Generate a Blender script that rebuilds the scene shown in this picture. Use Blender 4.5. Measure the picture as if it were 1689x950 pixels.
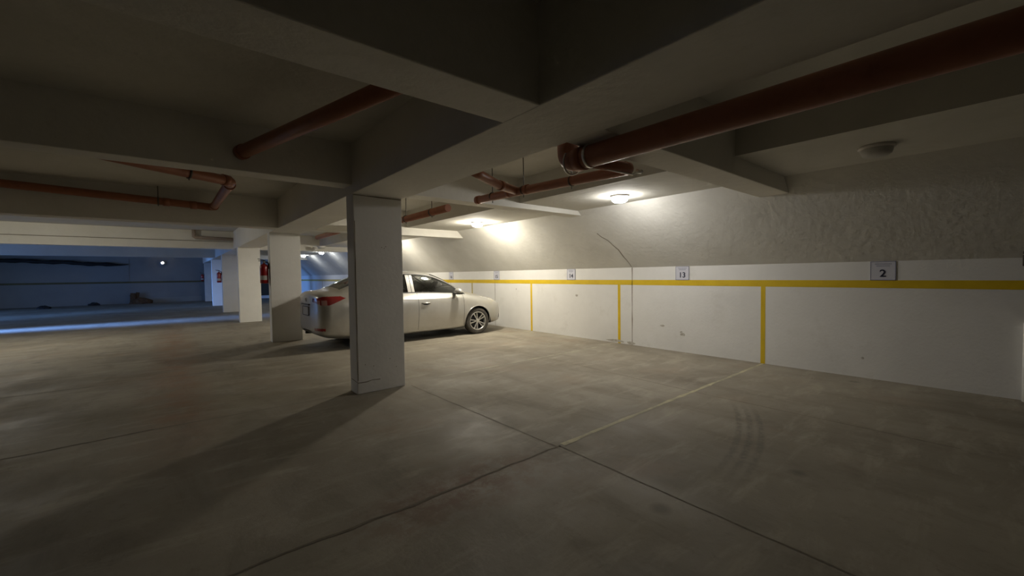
import bpy, bmesh, math, random
from mathutils import Vector, Matrix
random.seed(7)
S = bpy.context.scene
for o in list(bpy.data.objects): bpy.data.objects.remove(o)
COL = S.collection
PI = math.pi

# ---------------------------------------------------------------- camera, world, exposure
cam_d = bpy.data.cameras.new('camera'); cam = bpy.data.objects.new('camera', cam_d); COL.objects.link(cam)
FPX, YAW, PITCH, ROLL, EYE = 679.0, math.radians(39.746), math.radians(-1.843), math.radians(-0.753), 1.36
fw = Vector((math.sin(YAW)*math.cos(PITCH), math.cos(YAW)*math.cos(PITCH), math.sin(PITCH)))
r0 = Vector((math.cos(YAW), -math.sin(YAW), 0)); u0 = r0.cross(fw)
rt = r0*math.cos(ROLL) + u0*math.sin(ROLL); up = -r0*math.sin(ROLL) + u0*math.cos(ROLL)
m3 = Matrix((rt, up, -fw)).transposed()
cam.matrix_world = Matrix.Translation((0, 0, EYE)) @ m3.to_4x4()
cam_d.sensor_width = 36.0; cam_d.lens = FPX*36.0/1689.0; cam_d.clip_start = 0.02; cam_d.clip_end = 200
S.camera = cam
W = bpy.data.worlds.new('world'); S.world = W; W.use_nodes = True
bg = W.node_tree.nodes['Background']; bg.inputs[0].default_value = (0.22, 0.45, 1.0, 1); bg.inputs[1].default_value = 1.2
S.view_settings.view_transform = 'Standard'; S.view_settings.look = 'None'
S.view_settings.gamma = 1.0; S.view_settings.use_curve_mapping = False
S.view_settings.exposure = 0.0
LAMP = 190.0          # radiance of the ceiling lamps' lenses
def area(name, loc, target, sx, sy, power, color, spread=180):
    d = bpy.data.lights.new(name, 'AREA'); d.shape = 'RECTANGLE'; d.size = sx; d.size_y = sy
    d.energy = power; d.color = color; d.spread = math.radians(spread)
    o = bpy.data.objects.new(name, d); COL.objects.link(o); o.location = loc
    o.rotation_euler = (Vector(target)-Vector(loc)).to_track_quat('-Z', 'Y').to_euler(); return o
# daylight coming in by the vehicle opening in the left wall, then added narrow beams
area('daylight_opening', (-8.95, 24.3, 1.1), (0, 25.5, 0.9), 8.5, 1.9, 80, (0.17, 0.37, 1.0), 95)
area('added_low_beam', (-8.9, 21.2, 0.60), (1.9, 27.0, 0.30), 2.0, 0.6, 36, (0.16, 0.38, 1.0), 26)  # extra low beam added to turn the far column feet blue
area('added_streak_beam', (-8.9, 17.75, 0.75), (6, 17.1, -0.9), 1.0, 0.5, 75, (0.16, 0.36, 1.0), 15)  # beam added through a made-up wall slot for the blue floor streak

# ---------------------------------------------------------------- helpers
def node_mat(name):
    m = bpy.data.materials.new(name); m.use_nodes = True
    nt = m.node_tree; b = nt.nodes['Principled BSDF']; return m, nt, b
def simple(name, col, rough=0.5, metal=0.0, emit=None, es=0, spec=None, coat=0):
    m, nt, b = node_mat(name)
    b.inputs['Base Color'].default_value = (*col, 1); b.inputs['Roughness'].default_value = rough
    b.inputs['Metallic'].default_value = metal
    if spec is not None: b.inputs['Specular IOR Level'].default_value = spec
    if coat: b.inputs['Coat Weight'].default_value = coat; b.inputs['Coat Roughness'].default_value = 0.08
    if emit: b.inputs['Emission Color'].default_value = (*emit, 1); b.inputs['Emission Strength'].default_value = es
    return m
def noisy(name, c1, c2, scale=3.0, rough=0.8, bump=0.0, bscale=60, c3=None, s3=0.6, th=(0.45, 0.7), spec=0.3, stretch=None, metal=0, rv=0.0):
    """two-tone mottled procedural surface in object space, with optional blotches of a third tone and bump"""
    m, nt, b = node_mat(name); N = nt.nodes; L = nt.links
    tc = N.new('ShaderNodeTexCoord'); src = tc.outputs['Object']
    if stretch:
        mp = N.new('ShaderNodeMapping'); mp.inputs['Scale'].default_value = stretch; L.new(src, mp.inputs[0]); src = mp.outputs[0]
    n1 = N.new('ShaderNodeTexNoise'); n1.inputs['Scale'].default_value = scale; n1.inputs['Detail'].default_value = 8; n1.inputs['Roughness'].default_value = 0.62
    L.new(src, n1.inputs['Vector'])
    cr = N.new('ShaderNodeValToRGB'); cr.color_ramp.elements[0].position = 0.3; cr.color_ramp.elements[1].position = 0.72
    cr.color_ramp.elements[0].color = (*c1, 1); cr.color_ramp.elements[1].color = (*c2, 1); L.new(n1.outputs['Fac'], cr.inputs[0])
    out = cr.outputs[0]
    if c3:
        n2 = N.new('ShaderNodeTexNoise'); n2.inputs['Scale'].default_value = s3; n2.inputs['Detail'].default_value = 10; n2.inputs['Roughness'].default_value = 0.7
        L.new(src, n2.inputs['Vector'])
        mr = N.new('ShaderNodeMapRange'); mr.inputs[1].default_value = th[0]; mr.inputs[2].default_value = th[1]; L.new(n2.outputs['Fac'], mr.inputs[0])
        mx = N.new('ShaderNodeMixRGB'); mx.inputs[2].default_value = (*c3, 1); L.new(mr.outputs[0], mx.inputs[0]); L.new(out, mx.inputs[1]); out = mx.outputs[0]
    L.new(out, b.inputs['Base Color']); b.inputs['Specular IOR Level'].default_value = spec; b.inputs['Metallic'].default_value = metal
    if rv:
        m2 = N.new('ShaderNodeMapRange'); m2.inputs[3].default_value = rough-rv; m2.inputs[4].default_value = rough+rv; L.new(n1.outputs['Fac'], m2.inputs[0]); L.new(m2.outputs[0], b.inputs['Roughness'])
    else: b.inputs['Roughness'].default_value = rough
    if bump:
        n3 = N.new('ShaderNodeTexNoise'); n3.inputs['Scale'].default_value = bscale; n3.inputs['Detail'].default_value = 5; L.new(tc.outputs['Object'], n3.inputs['Vector'])
        bp = N.new('ShaderNodeBump'); bp.inputs['Strength'].default_value = bump; bp.inputs['Distance'].default_value = 0.02
        L.new(n3.outputs['Fac'], bp.inputs['Height']); L.new(bp.outputs[0], b.inputs['Normal'])
    return m
def tag(o, label=None, cat=None, group=None, kind=None):
    if label: o['label'] = label
    if cat: o['category'] = cat
    if group: o['group'] = group
    if kind: o['kind'] = kind
    return o
def empty(name, loc=(0, 0, 0), rz=0):
    o = bpy.data.objects.new(name, None); COL.objects.link(o); o.location = loc; o.rotation_euler = (0, 0, rz); o.empty_display_size = 0.2; return o
def obj(name, bm, mats, parent=None, smooth=False):
    me = bpy.data.meshes.new(name)
    if smooth:
        for f in bm.faces: f.smooth = True
    bm.to_mesh(me); bm.free()
    for m in (mats if isinstance(mats, (list, tuple)) else [mats]): me.materials.append(m)
    o = bpy.data.objects.new(name, me); COL.objects.link(o)
    if parent: o.parent = parent
    return o
def copy_tree(o, parent=None):
    c = o.copy(); COL.objects.link(c)
    if parent: c.parent = parent
    for ch in list(o.children): copy_tree(ch, c)
    return c
def box(bm, x0, x1, y0, y1, z0, z1, mi=0, bev=0.0):
    vs = [bm.verts.new((x, y, z)) for x in (x0, x1) for y in (y0, y1) for z in (z0, z1)]
    fs = []
    for idx in ((0, 1, 3, 2), (4, 6, 7, 5), (0, 4, 5, 1), (2, 3, 7, 6), (0, 2, 6, 4), (1, 5, 7, 3)):
        f = bm.faces.new([vs[i] for i in idx]); f.material_index = mi; fs.append(f)
    if bev:
        es = list({e for f in fs for e in f.edges})
        bmesh.ops.bevel(bm, geom=es, offset=bev, segments=2, affect='EDGES', profile=0.5)
def quad(bm, pts, mi=0):
    f = bm.faces.new([bm.verts.new(p) for p in pts]); f.material_index = mi; return f
def tube(bm, pts, r, n=16, mi=0, caps=True, radii=None):
    """round tube along a polyline with mitred bends"""
    P = [Vector(p) for p in pts]; rings = []
    prev = None
    for i, p in enumerate(P):
        d = (P[min(i+1, len(P)-1)]-P[max(i-1, 0)]).normalized()
        if prev is None:
            a = Vector((0, 0, 1)) if abs(d.z) < 0.9 else Vector((1, 0, 0))
            s = d.cross(a).normalized()
        else:
            s = (prev - d*prev.dot(d)).normalized()
        prev = s; t = d.cross(s); rr = radii[i] if radii else r
        k = 1.0
        if 0 < i < len(P)-1:
            a1 = (P[i]-P[i-1]).normalized(); k = 1.0/max(0.5, a1.dot(d))
            bis = (a1-(P[i+1]-P[i]).normalized())
            bis = bis.normalized() if bis.length > 1e-6 else s
        ring = []
        for j in range(n):
            v = s*math.cos(2*PI*j/n)*rr + t*math.sin(2*PI*j/n)*rr
            if k > 1.0001: v = v + bis*(v.dot(bis))*(k-1)
            ring.append(bm.verts.new(p+v))
        rings.append(ring)
    for a, b in zip(rings, rings[1:]):
        for j in range(n):
            f = bm.faces.new((a[j], a[(j+1) % n], b[(j+1) % n], b[j])); f.material_index = mi; f.smooth = True
    if caps:
        f = bm.faces.new(rings[0][::-1]); f.material_index = mi
        f = bm.faces.new(rings[-1]); f.material_index = mi
def arc_pts(a, b, c, r, n=6):
    """corner b between a and c rounded by radius r"""
    a, b, c = Vector(a), Vector(b), Vector(c); u = (a-b).normalized(); v = (c-b).normalized()
    p, q = b+u*r, b+v*r; out = []
    for i in range(n+1):
        t = i/n; out.append(p*(1-t)**2 + b*2*t*(1-t) + q*t*t)
    return out
def lathe(bm, prof, n=32, axis='Z', mi=0, origin=(0, 0, 0)):
    """prof: (radius, height) list revolved about an axis through origin"""
    O = Vector(origin); rings = []
    for r, h in prof:
        ring = []
        for j in range(n if r > 1e-6 else 1):
            c, s = math.cos(2*PI*j/n)*r, math.sin(2*PI*j/n)*r
            v = {'Z': (c, s, h), 'Y': (c, h, s), 'X': (h, c, s)}[axis]
            ring.append(bm.verts.new(O+Vector(v)))
        rings.append(ring)
    for a, b in zip(rings, rings[1:]):
        for j in range(n):
            j2 = (j+1) % n
            if len(a) == 1 and len(b) == 1: continue
            vs = (a[0], b[j2], b[j]) if len(a) == 1 else (a[j], a[j2], b[0]) if len(b) == 1 else (a[j], a[j2], b[j2], b[j])
            f = bm.faces.new(vs); f.material_index = mi; f.smooth = True
def ribbon(bm, pts, w, z=0.0015, axis='z', mi=0, jit=0.0, x=None):
    """thin painted or cut line lying on a surface, following a polyline; slight wobble"""
    P = [Vector(p) for p in pts]; Q = []
    for a, b in zip(P, P[1:]):
        n = max(1, int((b-a).length/0.12))
        for i in range(n): Q.append(a.lerp(b, i/n))
    Q.append(P[-1]); L = []; R = []
    for i, p in enumerate(Q):
        d = (Q[min(i+1, len(Q)-1)]-Q[max(i-1, 0)]).normalized()
        nrm = Vector((0, 0, 1)) if axis == 'z' else axis
        s = d.cross(nrm).normalized(); j = random.uniform(-jit, jit); ww = w*0.5*(1+random.uniform(-0.35, 0.35) if jit else 1)
        L.append(bm.verts.new(p+s*(j+ww)+nrm*z)); R.append(bm.verts.new(p+s*(j-ww)+nrm*z))
    for i in range(len(Q)-1):
        f = bm.faces.new((L[i], L[i+1], R[i+1], R[i])); f.material_index = mi

# ---------------------------------------------------------------- materials
M = {}
M['wall_smooth'] = noisy('smooth_white_paint', (0.70, 0.69, 0.66), (0.78, 0.77, 0.74), 1.3, 0.62, 0.10, 30, c3=(0.62, 0.60, 0.55), s3=2.2, th=(0.58, 0.85), spec=0.35)
M['wall_rough'] = noisy('rough_white_plaster', (0.64, 0.625, 0.57), (0.73, 0.715, 0.66), 2.0, 0.9, 0.35, 14, c3=(0.57, 0.55, 0.49), s3=5, th=(0.62, 0.85), spec=0.15)
M['soffit'] = noisy('painted_concrete_soffit', (0.60, 0.585, 0.52), (0.69, 0.67, 0.605), 1.6, 0.9, 0.30, 10, c3=(0.50, 0.485, 0.43), s3=3.2, th=(0.60, 0.82), spec=0.15)
M['beam'] = noisy('painted_concrete_beam', (0.72, 0.70, 0.635), (0.80, 0.78, 0.72), 1.4, 0.85, 0.30, 12, c3=(0.60, 0.58, 0.52), s3=4, th=(0.62, 0.82), spec=0.2)
M['column'] = noisy('painted_concrete_column', (0.78, 0.77, 0.74), (0.85, 0.84, 0.81), 2.2, 0.75, 0.10, 22, c3=(0.68, 0.66, 0.62), s3=6, th=(0.64, 0.82), spec=0.3)
M['yellow'] = noisy('yellow_line_paint', (0.62, 0.42, 0.012), (0.74, 0.52, 0.02), 4, 0.55, 0, c3=(0.55, 0.40, 0.05), s3=8, th=(0.6, 0.9), spec=0.35)
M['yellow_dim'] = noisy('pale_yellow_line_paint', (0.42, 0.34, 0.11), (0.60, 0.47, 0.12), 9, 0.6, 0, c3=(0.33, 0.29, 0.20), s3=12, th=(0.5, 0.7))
M['worn_line'] = noisy('worn_cream_floor_paint', (0.46, 0.42, 0.27), (0.58, 0.53, 0.35), 6, 0.7, 0, c3=(0.34, 0.31, 0.23), s3=5, th=(0.45, 0.62))
M['faint_line'] = noisy('faint_floor_line_paint', (0.48, 0.44, 0.32), (0.54, 0.50, 0.36), 6, 0.7, 0, c3=(0.29, 0.27, 0.21), s3=5, th=(0.4, 0.6))
M['joint'] = noisy('dark_floor_joint', (0.13, 0.108, 0.08), (0.23, 0.198, 0.155), 12, 0.9, 0)
M['faint_joint'] = noisy('faint_floor_joint', (0.18, 0.165, 0.135), (0.23, 0.21, 0.17), 12, 0.9, 0)
M['bare_concrete'] = noisy('bare_dusty_concrete', (0.16, 0.15, 0.13), (0.24, 0.225, 0.19), 2, 0.9)
M['scuff'] = noisy('grey_wall_scuff', (0.36, 0.33, 0.27), (0.56, 0.54, 0.49), 25, 0.8)
M['crack'] = noisy('dark_hairline_crack', (0.15, 0.125, 0.09), (0.25, 0.22, 0.16), 12, 0.9, 0)
M['orange_pipe'] = noisy('orange_brown_drain_pipe', (0.30, 0.110, 0.055), (0.37, 0.140, 0.072), 5, 0.42, 0, c3=(0.23, 0.085, 0.045), s3=9, th=(0.55, 0.8), spec=0.45)
M['metal'] = simple('galvanised_metal', (0.62, 0.60, 0.56), 0.32, 0.9)
M['dark_metal'] = simple('dark_hanger_metal', (0.10, 0.085, 0.07), 0.5, 0.6)
M['lamp_on'] = simple('lit_lamp_lens', (0.9, 0.9, 0.9), 0.4, 0, (1.0, 0.97, 0.93), LAMP*0.86)
M['lamp_on_warm'] = simple('lit_warm_lamp_lens', (0.9, 0.9, 0.88), 0.4, 0, (1.0, 0.925, 0.78), LAMP*2.45)
M['lamp_on_left'] = simple('lit_lane_lamp_lens', (0.9, 0.9, 0.88), 0.4, 0, (1.0, 0.95, 0.82), LAMP*2.0)
M['lamp_on_dim'] = simple('weak_lamp_lens', (0.9, 0.9, 0.88), 0.4, 0, (1.0, 0.93, 0.80), LAMP*0.16)
M['lamp_on_far'] = simple('far_lamp_lens', (0.9, 0.9, 0.9), 0.4, 0, (0.93, 0.97, 1.0), LAMP*0.6)
M['lamp_off'] = simple('unlit_lamp_lens', (0.50, 0.49, 0.45), 0.35)
M['lamp_base'] = simple('lamp_base_plastic', (0.70, 0.66, 0.62), 0.5)
M['plate'] = simple('sign_plate_white', (0.60, 0.60, 0.66), 0.45)
M['plate_edge'] = simple('sign_border_blue_grey', (0.22, 0.23, 0.33), 0.5)
M['ink'] = simple('sign_ink_dark_blue', (0.012, 0.015, 0.04), 0.5)
M['ink_soft'] = simple('sign_small_print_grey', (0.30, 0.31, 0.40), 0.5)
M['red'] = simple('extinguisher_red_paint', (0.28, 0.006, 0.008), 0.28, coat=0.5)
M['black'] = simple('black_plastic', (0.015, 0.015, 0.016), 0.5)
M['white_label'] = simple('white_paper_label', (0.45, 0.44, 0.43), 0.6)
M['door_dark'] = simple('dark_green_door_paint', (0.012, 0.02, 0.018), 0.5)

def floor_material():
    m, nt, b = node_mat('polished_concrete_floor'); N = nt.nodes; L = nt.links
    geo = N.new('ShaderNodeNewGeometry'); P = geo.outputs['Position']
    def noise(scale, detail=8, rough=0.6, vec=P, dist=0.0):
        n = N.new('ShaderNodeTexNoise'); n.inputs['Scale'].default_value = scale; n.inputs['Detail'].default_value = detail
        n.inputs['Roughness'].default_value = rough; n.inputs['Distortion'].default_value = dist; L.new(vec, n.inputs['Vector']); return n.outputs['Fac']
    def rng(s, a, b_, c=0.0, d=1.0):
        n = N.new('ShaderNodeMapRange'); n.inputs[1].default_value = a; n.inputs[2].default_value = b_; n.inputs[3].default_value = c; n.inputs[4].default_value = d
        n.clamp = True; L.new(s, n.inputs[0]); return n.outputs[0]
    def mix(f, a, c, k='MIX'):
        n = N.new('ShaderNodeMixRGB'); n.blend_type = k
        if isinstance(f, float): n.inputs[0].default_value = f
        else: L.new(f, n.inputs[0])
        L.new(a, n.inputs[1])
        if isinstance(c, tuple): n.inputs[2].default_value = (*c, 1)
        else: L.new(c, n.inputs[2])
        return n.outputs[0]
    def math_(op, a, c):
        n = N.new('ShaderNodeMath'); n.operation = op
        for i, v in enumerate((a, c)):
            if isinstance(v, (int, float)): n.inputs[i].default_value = v
            else: L.new(v, n.inputs[i])
        return n.outputs[0]
    mp = N.new('ShaderNodeMapping'); mp.inputs['Scale'].default_value = (1.0, 0.35, 1.0); mp.inputs['Rotation'].default_value = (0, 0, 0.5); L.new(P, mp.inputs[0])
    mq = N.new('ShaderNodeMapping'); mq.inputs['Scale'].default_value = (0.35, 1.2, 1.0); mq.inputs['Rotation'].default_value = (0, 0, -0.35); L.new(P, mq.inputs[0])
    n1 = noise(0.55, 9, 0.62)
    cr = N.new('ShaderNodeValToRGB'); L.new(n1, cr.inputs[0])
    cr.color_ramp.elements[0].position = 0.30; cr.color_ramp.elements[0].color = (0.200, 0.174, 0.134, 1)
    cr.color_ramp.elements[1].position = 0.72; cr.color_ramp.elements[1].color = (0.365, 0.330, 0.262, 1)
    c = cr.outputs[0]
    c = mix(rng(noise(2.4, 10, 0.7, mp.outputs[0], 0.6), 0.48, 0.72, 0, 0.7), c, (0.16, 0.138, 0.105))       # grey scuffing
    c = mix(rng(noise(3.5, 10, 0.68, mq.outputs[0], 0.4), 0.52, 0.72, 0, 0.6), c, (0.45, 0.41, 0.325))         # pale swirls
    c = mix(rng(noise(0.9, 6, 0.6), 0.56, 0.72, 0, 0.35), c, (0.30, 0.20, 0.13))                                # reddish dust
    c = mix(rng(noise(9, 9, 0.78), 0.56, 0.70, 0, 0.55), c, (0.16, 0.14, 0.11))                                 # small specks
    sx = N.new('ShaderNodeSeparateXYZ'); L.new(P, sx.inputs[0]); X, Y = sx.outputs[0], sx.outputs[1]
    # reddish-brown streak running down the drive lane
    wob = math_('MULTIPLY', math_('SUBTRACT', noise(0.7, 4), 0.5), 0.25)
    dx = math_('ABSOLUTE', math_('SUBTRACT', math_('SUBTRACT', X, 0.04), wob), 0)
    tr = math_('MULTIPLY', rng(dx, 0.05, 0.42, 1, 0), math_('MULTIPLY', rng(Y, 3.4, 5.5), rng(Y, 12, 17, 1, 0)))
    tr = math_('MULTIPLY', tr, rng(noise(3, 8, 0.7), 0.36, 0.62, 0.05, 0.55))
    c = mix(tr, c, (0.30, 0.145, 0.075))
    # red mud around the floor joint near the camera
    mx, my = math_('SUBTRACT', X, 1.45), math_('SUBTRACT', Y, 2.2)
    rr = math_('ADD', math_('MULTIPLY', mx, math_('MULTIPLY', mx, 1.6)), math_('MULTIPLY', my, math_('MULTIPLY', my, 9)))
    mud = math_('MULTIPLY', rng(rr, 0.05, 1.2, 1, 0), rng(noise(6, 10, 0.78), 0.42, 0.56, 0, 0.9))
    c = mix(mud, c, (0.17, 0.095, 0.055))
    # curved tyre mark, two dark treads
    tx, ty = math_('SUBTRACT', X, 2.35), math_('SUBTRACT', Y, 5.3)
    rad = math_('SQRT', math_('ADD', math_('MULTIPLY', tx, tx), math_('MULTIPLY', ty, ty)), 0)
    for R in (4.085, 4.17, 4.25):
        t = rng(math_('ABSOLUTE', math_('SUBTRACT', rad, R), 0), 0.012, 0.032, 1, 0)
        t = math_('MULTIPLY', t, math_('MULTIPLY', rng(X, 2.6, 3.2), rng(X, 4.2, 4.5, 1, 0)))
        t = math_('MULTIPLY', t, rng(noise(22, 3, 0.6), 0.35, 0.6, 0.15, 0.6)); t = math_('MULTIPLY', t, rng(Y, 2.2, 2.4, 1, 0))
        c = mix(t, c, (0.13, 0.12, 0.10))
    # oil drips
    vo = N.new('ShaderNodeTexVoronoi'); vo.inputs['Scale'].default_value = 0.9; L.new(P, vo.inputs['Vector'])
    c = mix(rng(vo.outputs['Distance'], 0.03, 0.07, 0.5, 0), c, (0.09, 0.08, 0.065))
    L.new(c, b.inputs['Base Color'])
    L.new(rng(noise(1.2, 6), 0.3, 0.7, 0.55, 0.85), b.inputs['Roughness']); b.inputs['Specular IOR Level'].default_value = 0.4
    bp = N.new('ShaderNodeBump'); bp.inputs['Strength'].default_value = 0.22; bp.inputs['Distance'].default_value = 0.012
    L.new(math_('ADD', noise(6, 8, 0.65), math_('MULTIPLY', noise(40, 4), 0.3)), bp.inputs['Height']); L.new(bp.outputs[0], b.inputs['Normal'])
    return m
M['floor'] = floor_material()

# ---------------------------------------------------------------- the setting
X0, X1, Y0, Y1, ZS = -9.0, 6.71, -5.0, 32.0, 2.87      # room limits, slab height
XB, ZB = 5.67, 2.49                                     # where the leaning wall meets the low soffit
bm = bmesh.new(); box(bm, X0-0.3, X1+0.3, Y0-0.3, Y1+0.3, -0.25, 0.0)
def fl(pts, w, mi, jit=0.004): ribbon(bm, [(a, b, 0) for a, b in pts], w, 0.0012 if mi < 3 else 0.0016, mi=mi, jit=jit)
fl([(2.29, -4.9), (2.31, 1.0), (2.33, 2.25)], 0.011, 1, 0.004); fl([(2.31, 2.25), (2.27, 4.72)], 0.010, 1, 0.005)
fl([(4.56, 0.2), (4.55, 2.2), (4.66, 4.3), (4.66, 4.8)], 0.010, 1, 0.004)
fl([(-3.0, 2.26), (0.19, 2.255), (1.2, 2.235), (1.83, 2.25), (2.34, 2.24)], 0.019, 1, 0.010)
fl([(-8, 4.90), (-0.9, 4.89), (-0.15, 4.93)], 0.020, 1, 0.006); fl([(-0.15, 4.93), (0.6, 4.9), (1.62, 4.86)], 0.012, 2, 0.004)
fl([(-8, 7.5), (-1.56, 7.48), (0.0, 7.44), (1.9, 7.42)], 0.022, 2, 0.006)
fl([(-8, 12.4), (1.6, 12.4)], 0.03, 2, 0.006)
fl([(2.37, 2.245), (3.3, 2.262), (4.56, 2.272), (6.70, 2.285)], 0.040, 3, 0.004)
fl([(2.75, 4.87), (4.6, 4.86), (6.70, 4.83)], 0.028, 4, 0.004); fl([(2.8, 7.36), (6.70, 7.35)], 0.03, 4, 0.003)
fl([(3.6, 7.36), (4.2, 6.2), (4.66, 4.8)], 0.012, 2, 0.01)
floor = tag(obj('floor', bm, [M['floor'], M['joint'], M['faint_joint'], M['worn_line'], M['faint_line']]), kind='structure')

bm = bmesh.new()                                        # right wall: vertical below, leaning inwards above
T = 0.3
quad(bm, [(X1, Y0, 0), (X1, Y1, 0), (X1, Y1, 1.466), (X1, Y0, 1.466)], 0)
quad(bm, [(X1, Y0, 1.466), (X1, Y1, 1.466), (XB, Y1, ZB), (XB, Y0, ZB)], 1)
quad(bm, [(X1+T, Y0, 0), (X1+T, Y0, ZB+T), (X1+T, Y1, ZB+T), (X1+T, Y1, 0)], 0)
quad(bm, [(XB, Y0, ZB), (XB, Y1, ZB), (X1+T, Y1, ZB+T), (X1+T, Y0, ZB+T)], 1)
quad(bm, [(X1, Y0, 0), (X1, Y0, 1.466), (XB, Y0, ZB), (X1+T, Y0, ZB+T), (X1+T, Y0, 0)], 0)
nx = Vector((-1, 0, 0))
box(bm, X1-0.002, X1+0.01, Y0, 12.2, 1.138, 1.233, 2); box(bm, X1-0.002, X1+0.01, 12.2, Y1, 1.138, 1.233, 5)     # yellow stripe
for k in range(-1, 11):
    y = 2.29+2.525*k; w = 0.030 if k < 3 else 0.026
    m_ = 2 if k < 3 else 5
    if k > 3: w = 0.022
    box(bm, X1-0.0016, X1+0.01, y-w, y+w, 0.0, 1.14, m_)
ribbon(bm, [(X1, 4.522, 0), (X1, 4.518, 1.466)], 0.016, 0.002, nx, 3, 0.002)
ribbon(bm, [(X1, 8.78, 0), (X1, 8.78, 1.466)], 0.012, 0.002, nx, 3, 0.002)
ribbon(bm, [(X1, 11.03, 0), (X1, 11.03, 1.14)], 0.012, 0.002, nx, 3, 0.002)
nl = Vector((-0.70, 0, -0.714)).normalized()
cr = [(6.696, 4.518), (6.58, 4.533), (6.50, 4.565), (6.376, 4.587), (6.29, 4.65), (6.205, 4.689), (6.13, 4.79), (6.065, 4.827)]
ribbon(bm, [(x, y, 1.466+(X1-x)/1.0157) for x, y in cr], 0.014, 0.002, nl, 3, 0.006)
for y, z, w, h in ((3.9, 0.42, 0.05, 0.02), (3.52, 0.30, 0.06, 0.035), (3.55, 0.34, 0.03, 0.02), (1.15, 0.25, 0.02, 0.02), (5.9, 0.9, 0.05, 0.03), (7.9, 1.0, 0.02, 0.03), (4.9, 0.04, 0.25, 0.03), (4.55, 0.03, 0.12, 0.04)):
    pts = [(X1-0.0022, y+w*math.cos(a)*random.uniform(.6, 1), z+h*math.sin(a)*random.uniform(.6, 1)) for a in [i*PI/5 for i in range(10)]]
    quad(bm, pts[::-1], 6)
wall_r = tag(obj('wall_right', bm, [M['wall_smooth'], M['wall_rough'], M['yellow'], M['crack'], M['joint'], M['yellow_dim'], M['scuff']]), kind='structure')
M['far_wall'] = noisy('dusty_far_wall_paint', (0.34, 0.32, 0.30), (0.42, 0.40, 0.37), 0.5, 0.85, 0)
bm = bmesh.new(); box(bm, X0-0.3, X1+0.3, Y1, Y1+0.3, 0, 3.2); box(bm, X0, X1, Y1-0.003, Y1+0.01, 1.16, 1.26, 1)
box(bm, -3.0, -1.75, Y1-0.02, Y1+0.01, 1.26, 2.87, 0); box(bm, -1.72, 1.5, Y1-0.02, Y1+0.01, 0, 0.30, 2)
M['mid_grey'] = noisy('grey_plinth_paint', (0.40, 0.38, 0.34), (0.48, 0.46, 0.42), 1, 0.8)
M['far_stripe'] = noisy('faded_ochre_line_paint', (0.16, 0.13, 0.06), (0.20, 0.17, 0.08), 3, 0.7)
tag(obj('wall_far', bm, [M['far_wall'], M['far_stripe'], M['mid_grey']]), kind='structure')
bm = bmesh.new(); box(bm, X0-0.3, X1+0.3, Y0-0.3, Y0, 0, 3.2); tag(obj('wall_back', bm, M['bare_concrete']), kind='structure')
bm = bmesh.new()                                        # left wall: vehicle opening, plus a slot added for the streak beam
for a, b, c, d in ((Y0, 17.4, 0, 3.2), (17.4, 18.1, 1.1, 3.2), (18.1, 20, 0, 3.2), (20, 28.6, 2.15, 3.2), (28.6, Y1, 0, 3.2), (17.4, 18.1, 0, 0.4)):
    box(bm, X0-0.25, X0, a, b, c, d)
tag(obj('wall_left', bm, M['bare_concrete']), kind='structure')
bm = bmesh.new()
box(bm, X0-0.3, 4.29, Y0-0.3, Y1+0.3, ZS, ZS+0.4)
box(bm, 4.29, X1+0.3, Y0-0.3, Y1+0.3, ZB, ZS+0.4)
tag(obj('ceiling', bm, M['soffit']), kind='structure')
def beam(x0, x1, y0, y1, z, z1=ZS+0.02, bev=0.008, extra=None):
    bm = bmesh.new(); box(bm, x0, x1, y0, y1, z, z1, bev=bev)
    if extra: extra(bm)
    return tag(obj('ceiling_beam', bm, [M['beam'], M['crack']]), kind='structure')
beam(1.63, 2.245, Y0, Y1, 2.31)                         # long beam over the column line
NW = XB+(ZB-2.31)*1.0157
def marks(bm):
    for p in ([(1.66, 0.9), (1.9, 1.0)], [(1.95, 0.75), (2.05, 0.9)]): ribbon(bm, [(a, b, 2.31) for a, b in p], 0.006, 0.001, Vector((0, 0, -1)), 1, 0.004)
beam(X0, 1.64, 1.70, 2.04, 2.312, extra=None); beam(2.24, NW+0.1, 1.72, 2.06, 2.312)
beam(X0, 1.64, 4.80, 5.06, 2.41); beam(2.24, NW, 4.94, 5.20, 2.41)
beam(X0, 1.64, 8.95, 9.25, 2.312); beam(2.24, NW+0.1, 8.97, 9.25, 2.312)
def groove(bm): box(bm, X0, 1.62, 16.085, 16.12, 2.535, 2.55, 1)
beam(X0, 1.64, 16.1, 16.45, 2.312, extra=groove); beam(2.24, NW+0.1, 16.2, 16.5, 2.312)
beam(X0, 1.64, 23.0, 23.3, 2.312); beam(2.24, NW+0.1, 24.4, 24.7, 2.312); beam(X0, 1.64, -1.2, -0.9, 2.312)
bm = bmesh.new(); box(bm, 4.3, 5.3, Y1-0.05, Y1+0.01, 0.19, 1.95); box(bm, 4.26, 5.34, Y1-0.04, Y1+0.01, 0.0, 0.19, 1)
tag(obj('door_1', bm, [M['door_dark'], M['wall_smooth']]), kind='structure')
bm = bmesh.new()                                        # white post end at the right frame edge
tube(bm, [(X1-0.05, -0.16, 0), (X1-0.05, -0.16, 0.72), (X1-0.05, -0.16, 0.80)], 0.045, 14)
box(bm, X1-0.02, X1, -0.19, -0.13, 0.2, 0.24, 0); box(bm, X1-0.02, X1, -0.19, -0.13, 0.6, 0.64, 0)
tag(obj('downpipe', bm, M['column']), 'white painted downpipe stub against the right wall at the frame edge', 'pipe')
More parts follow.
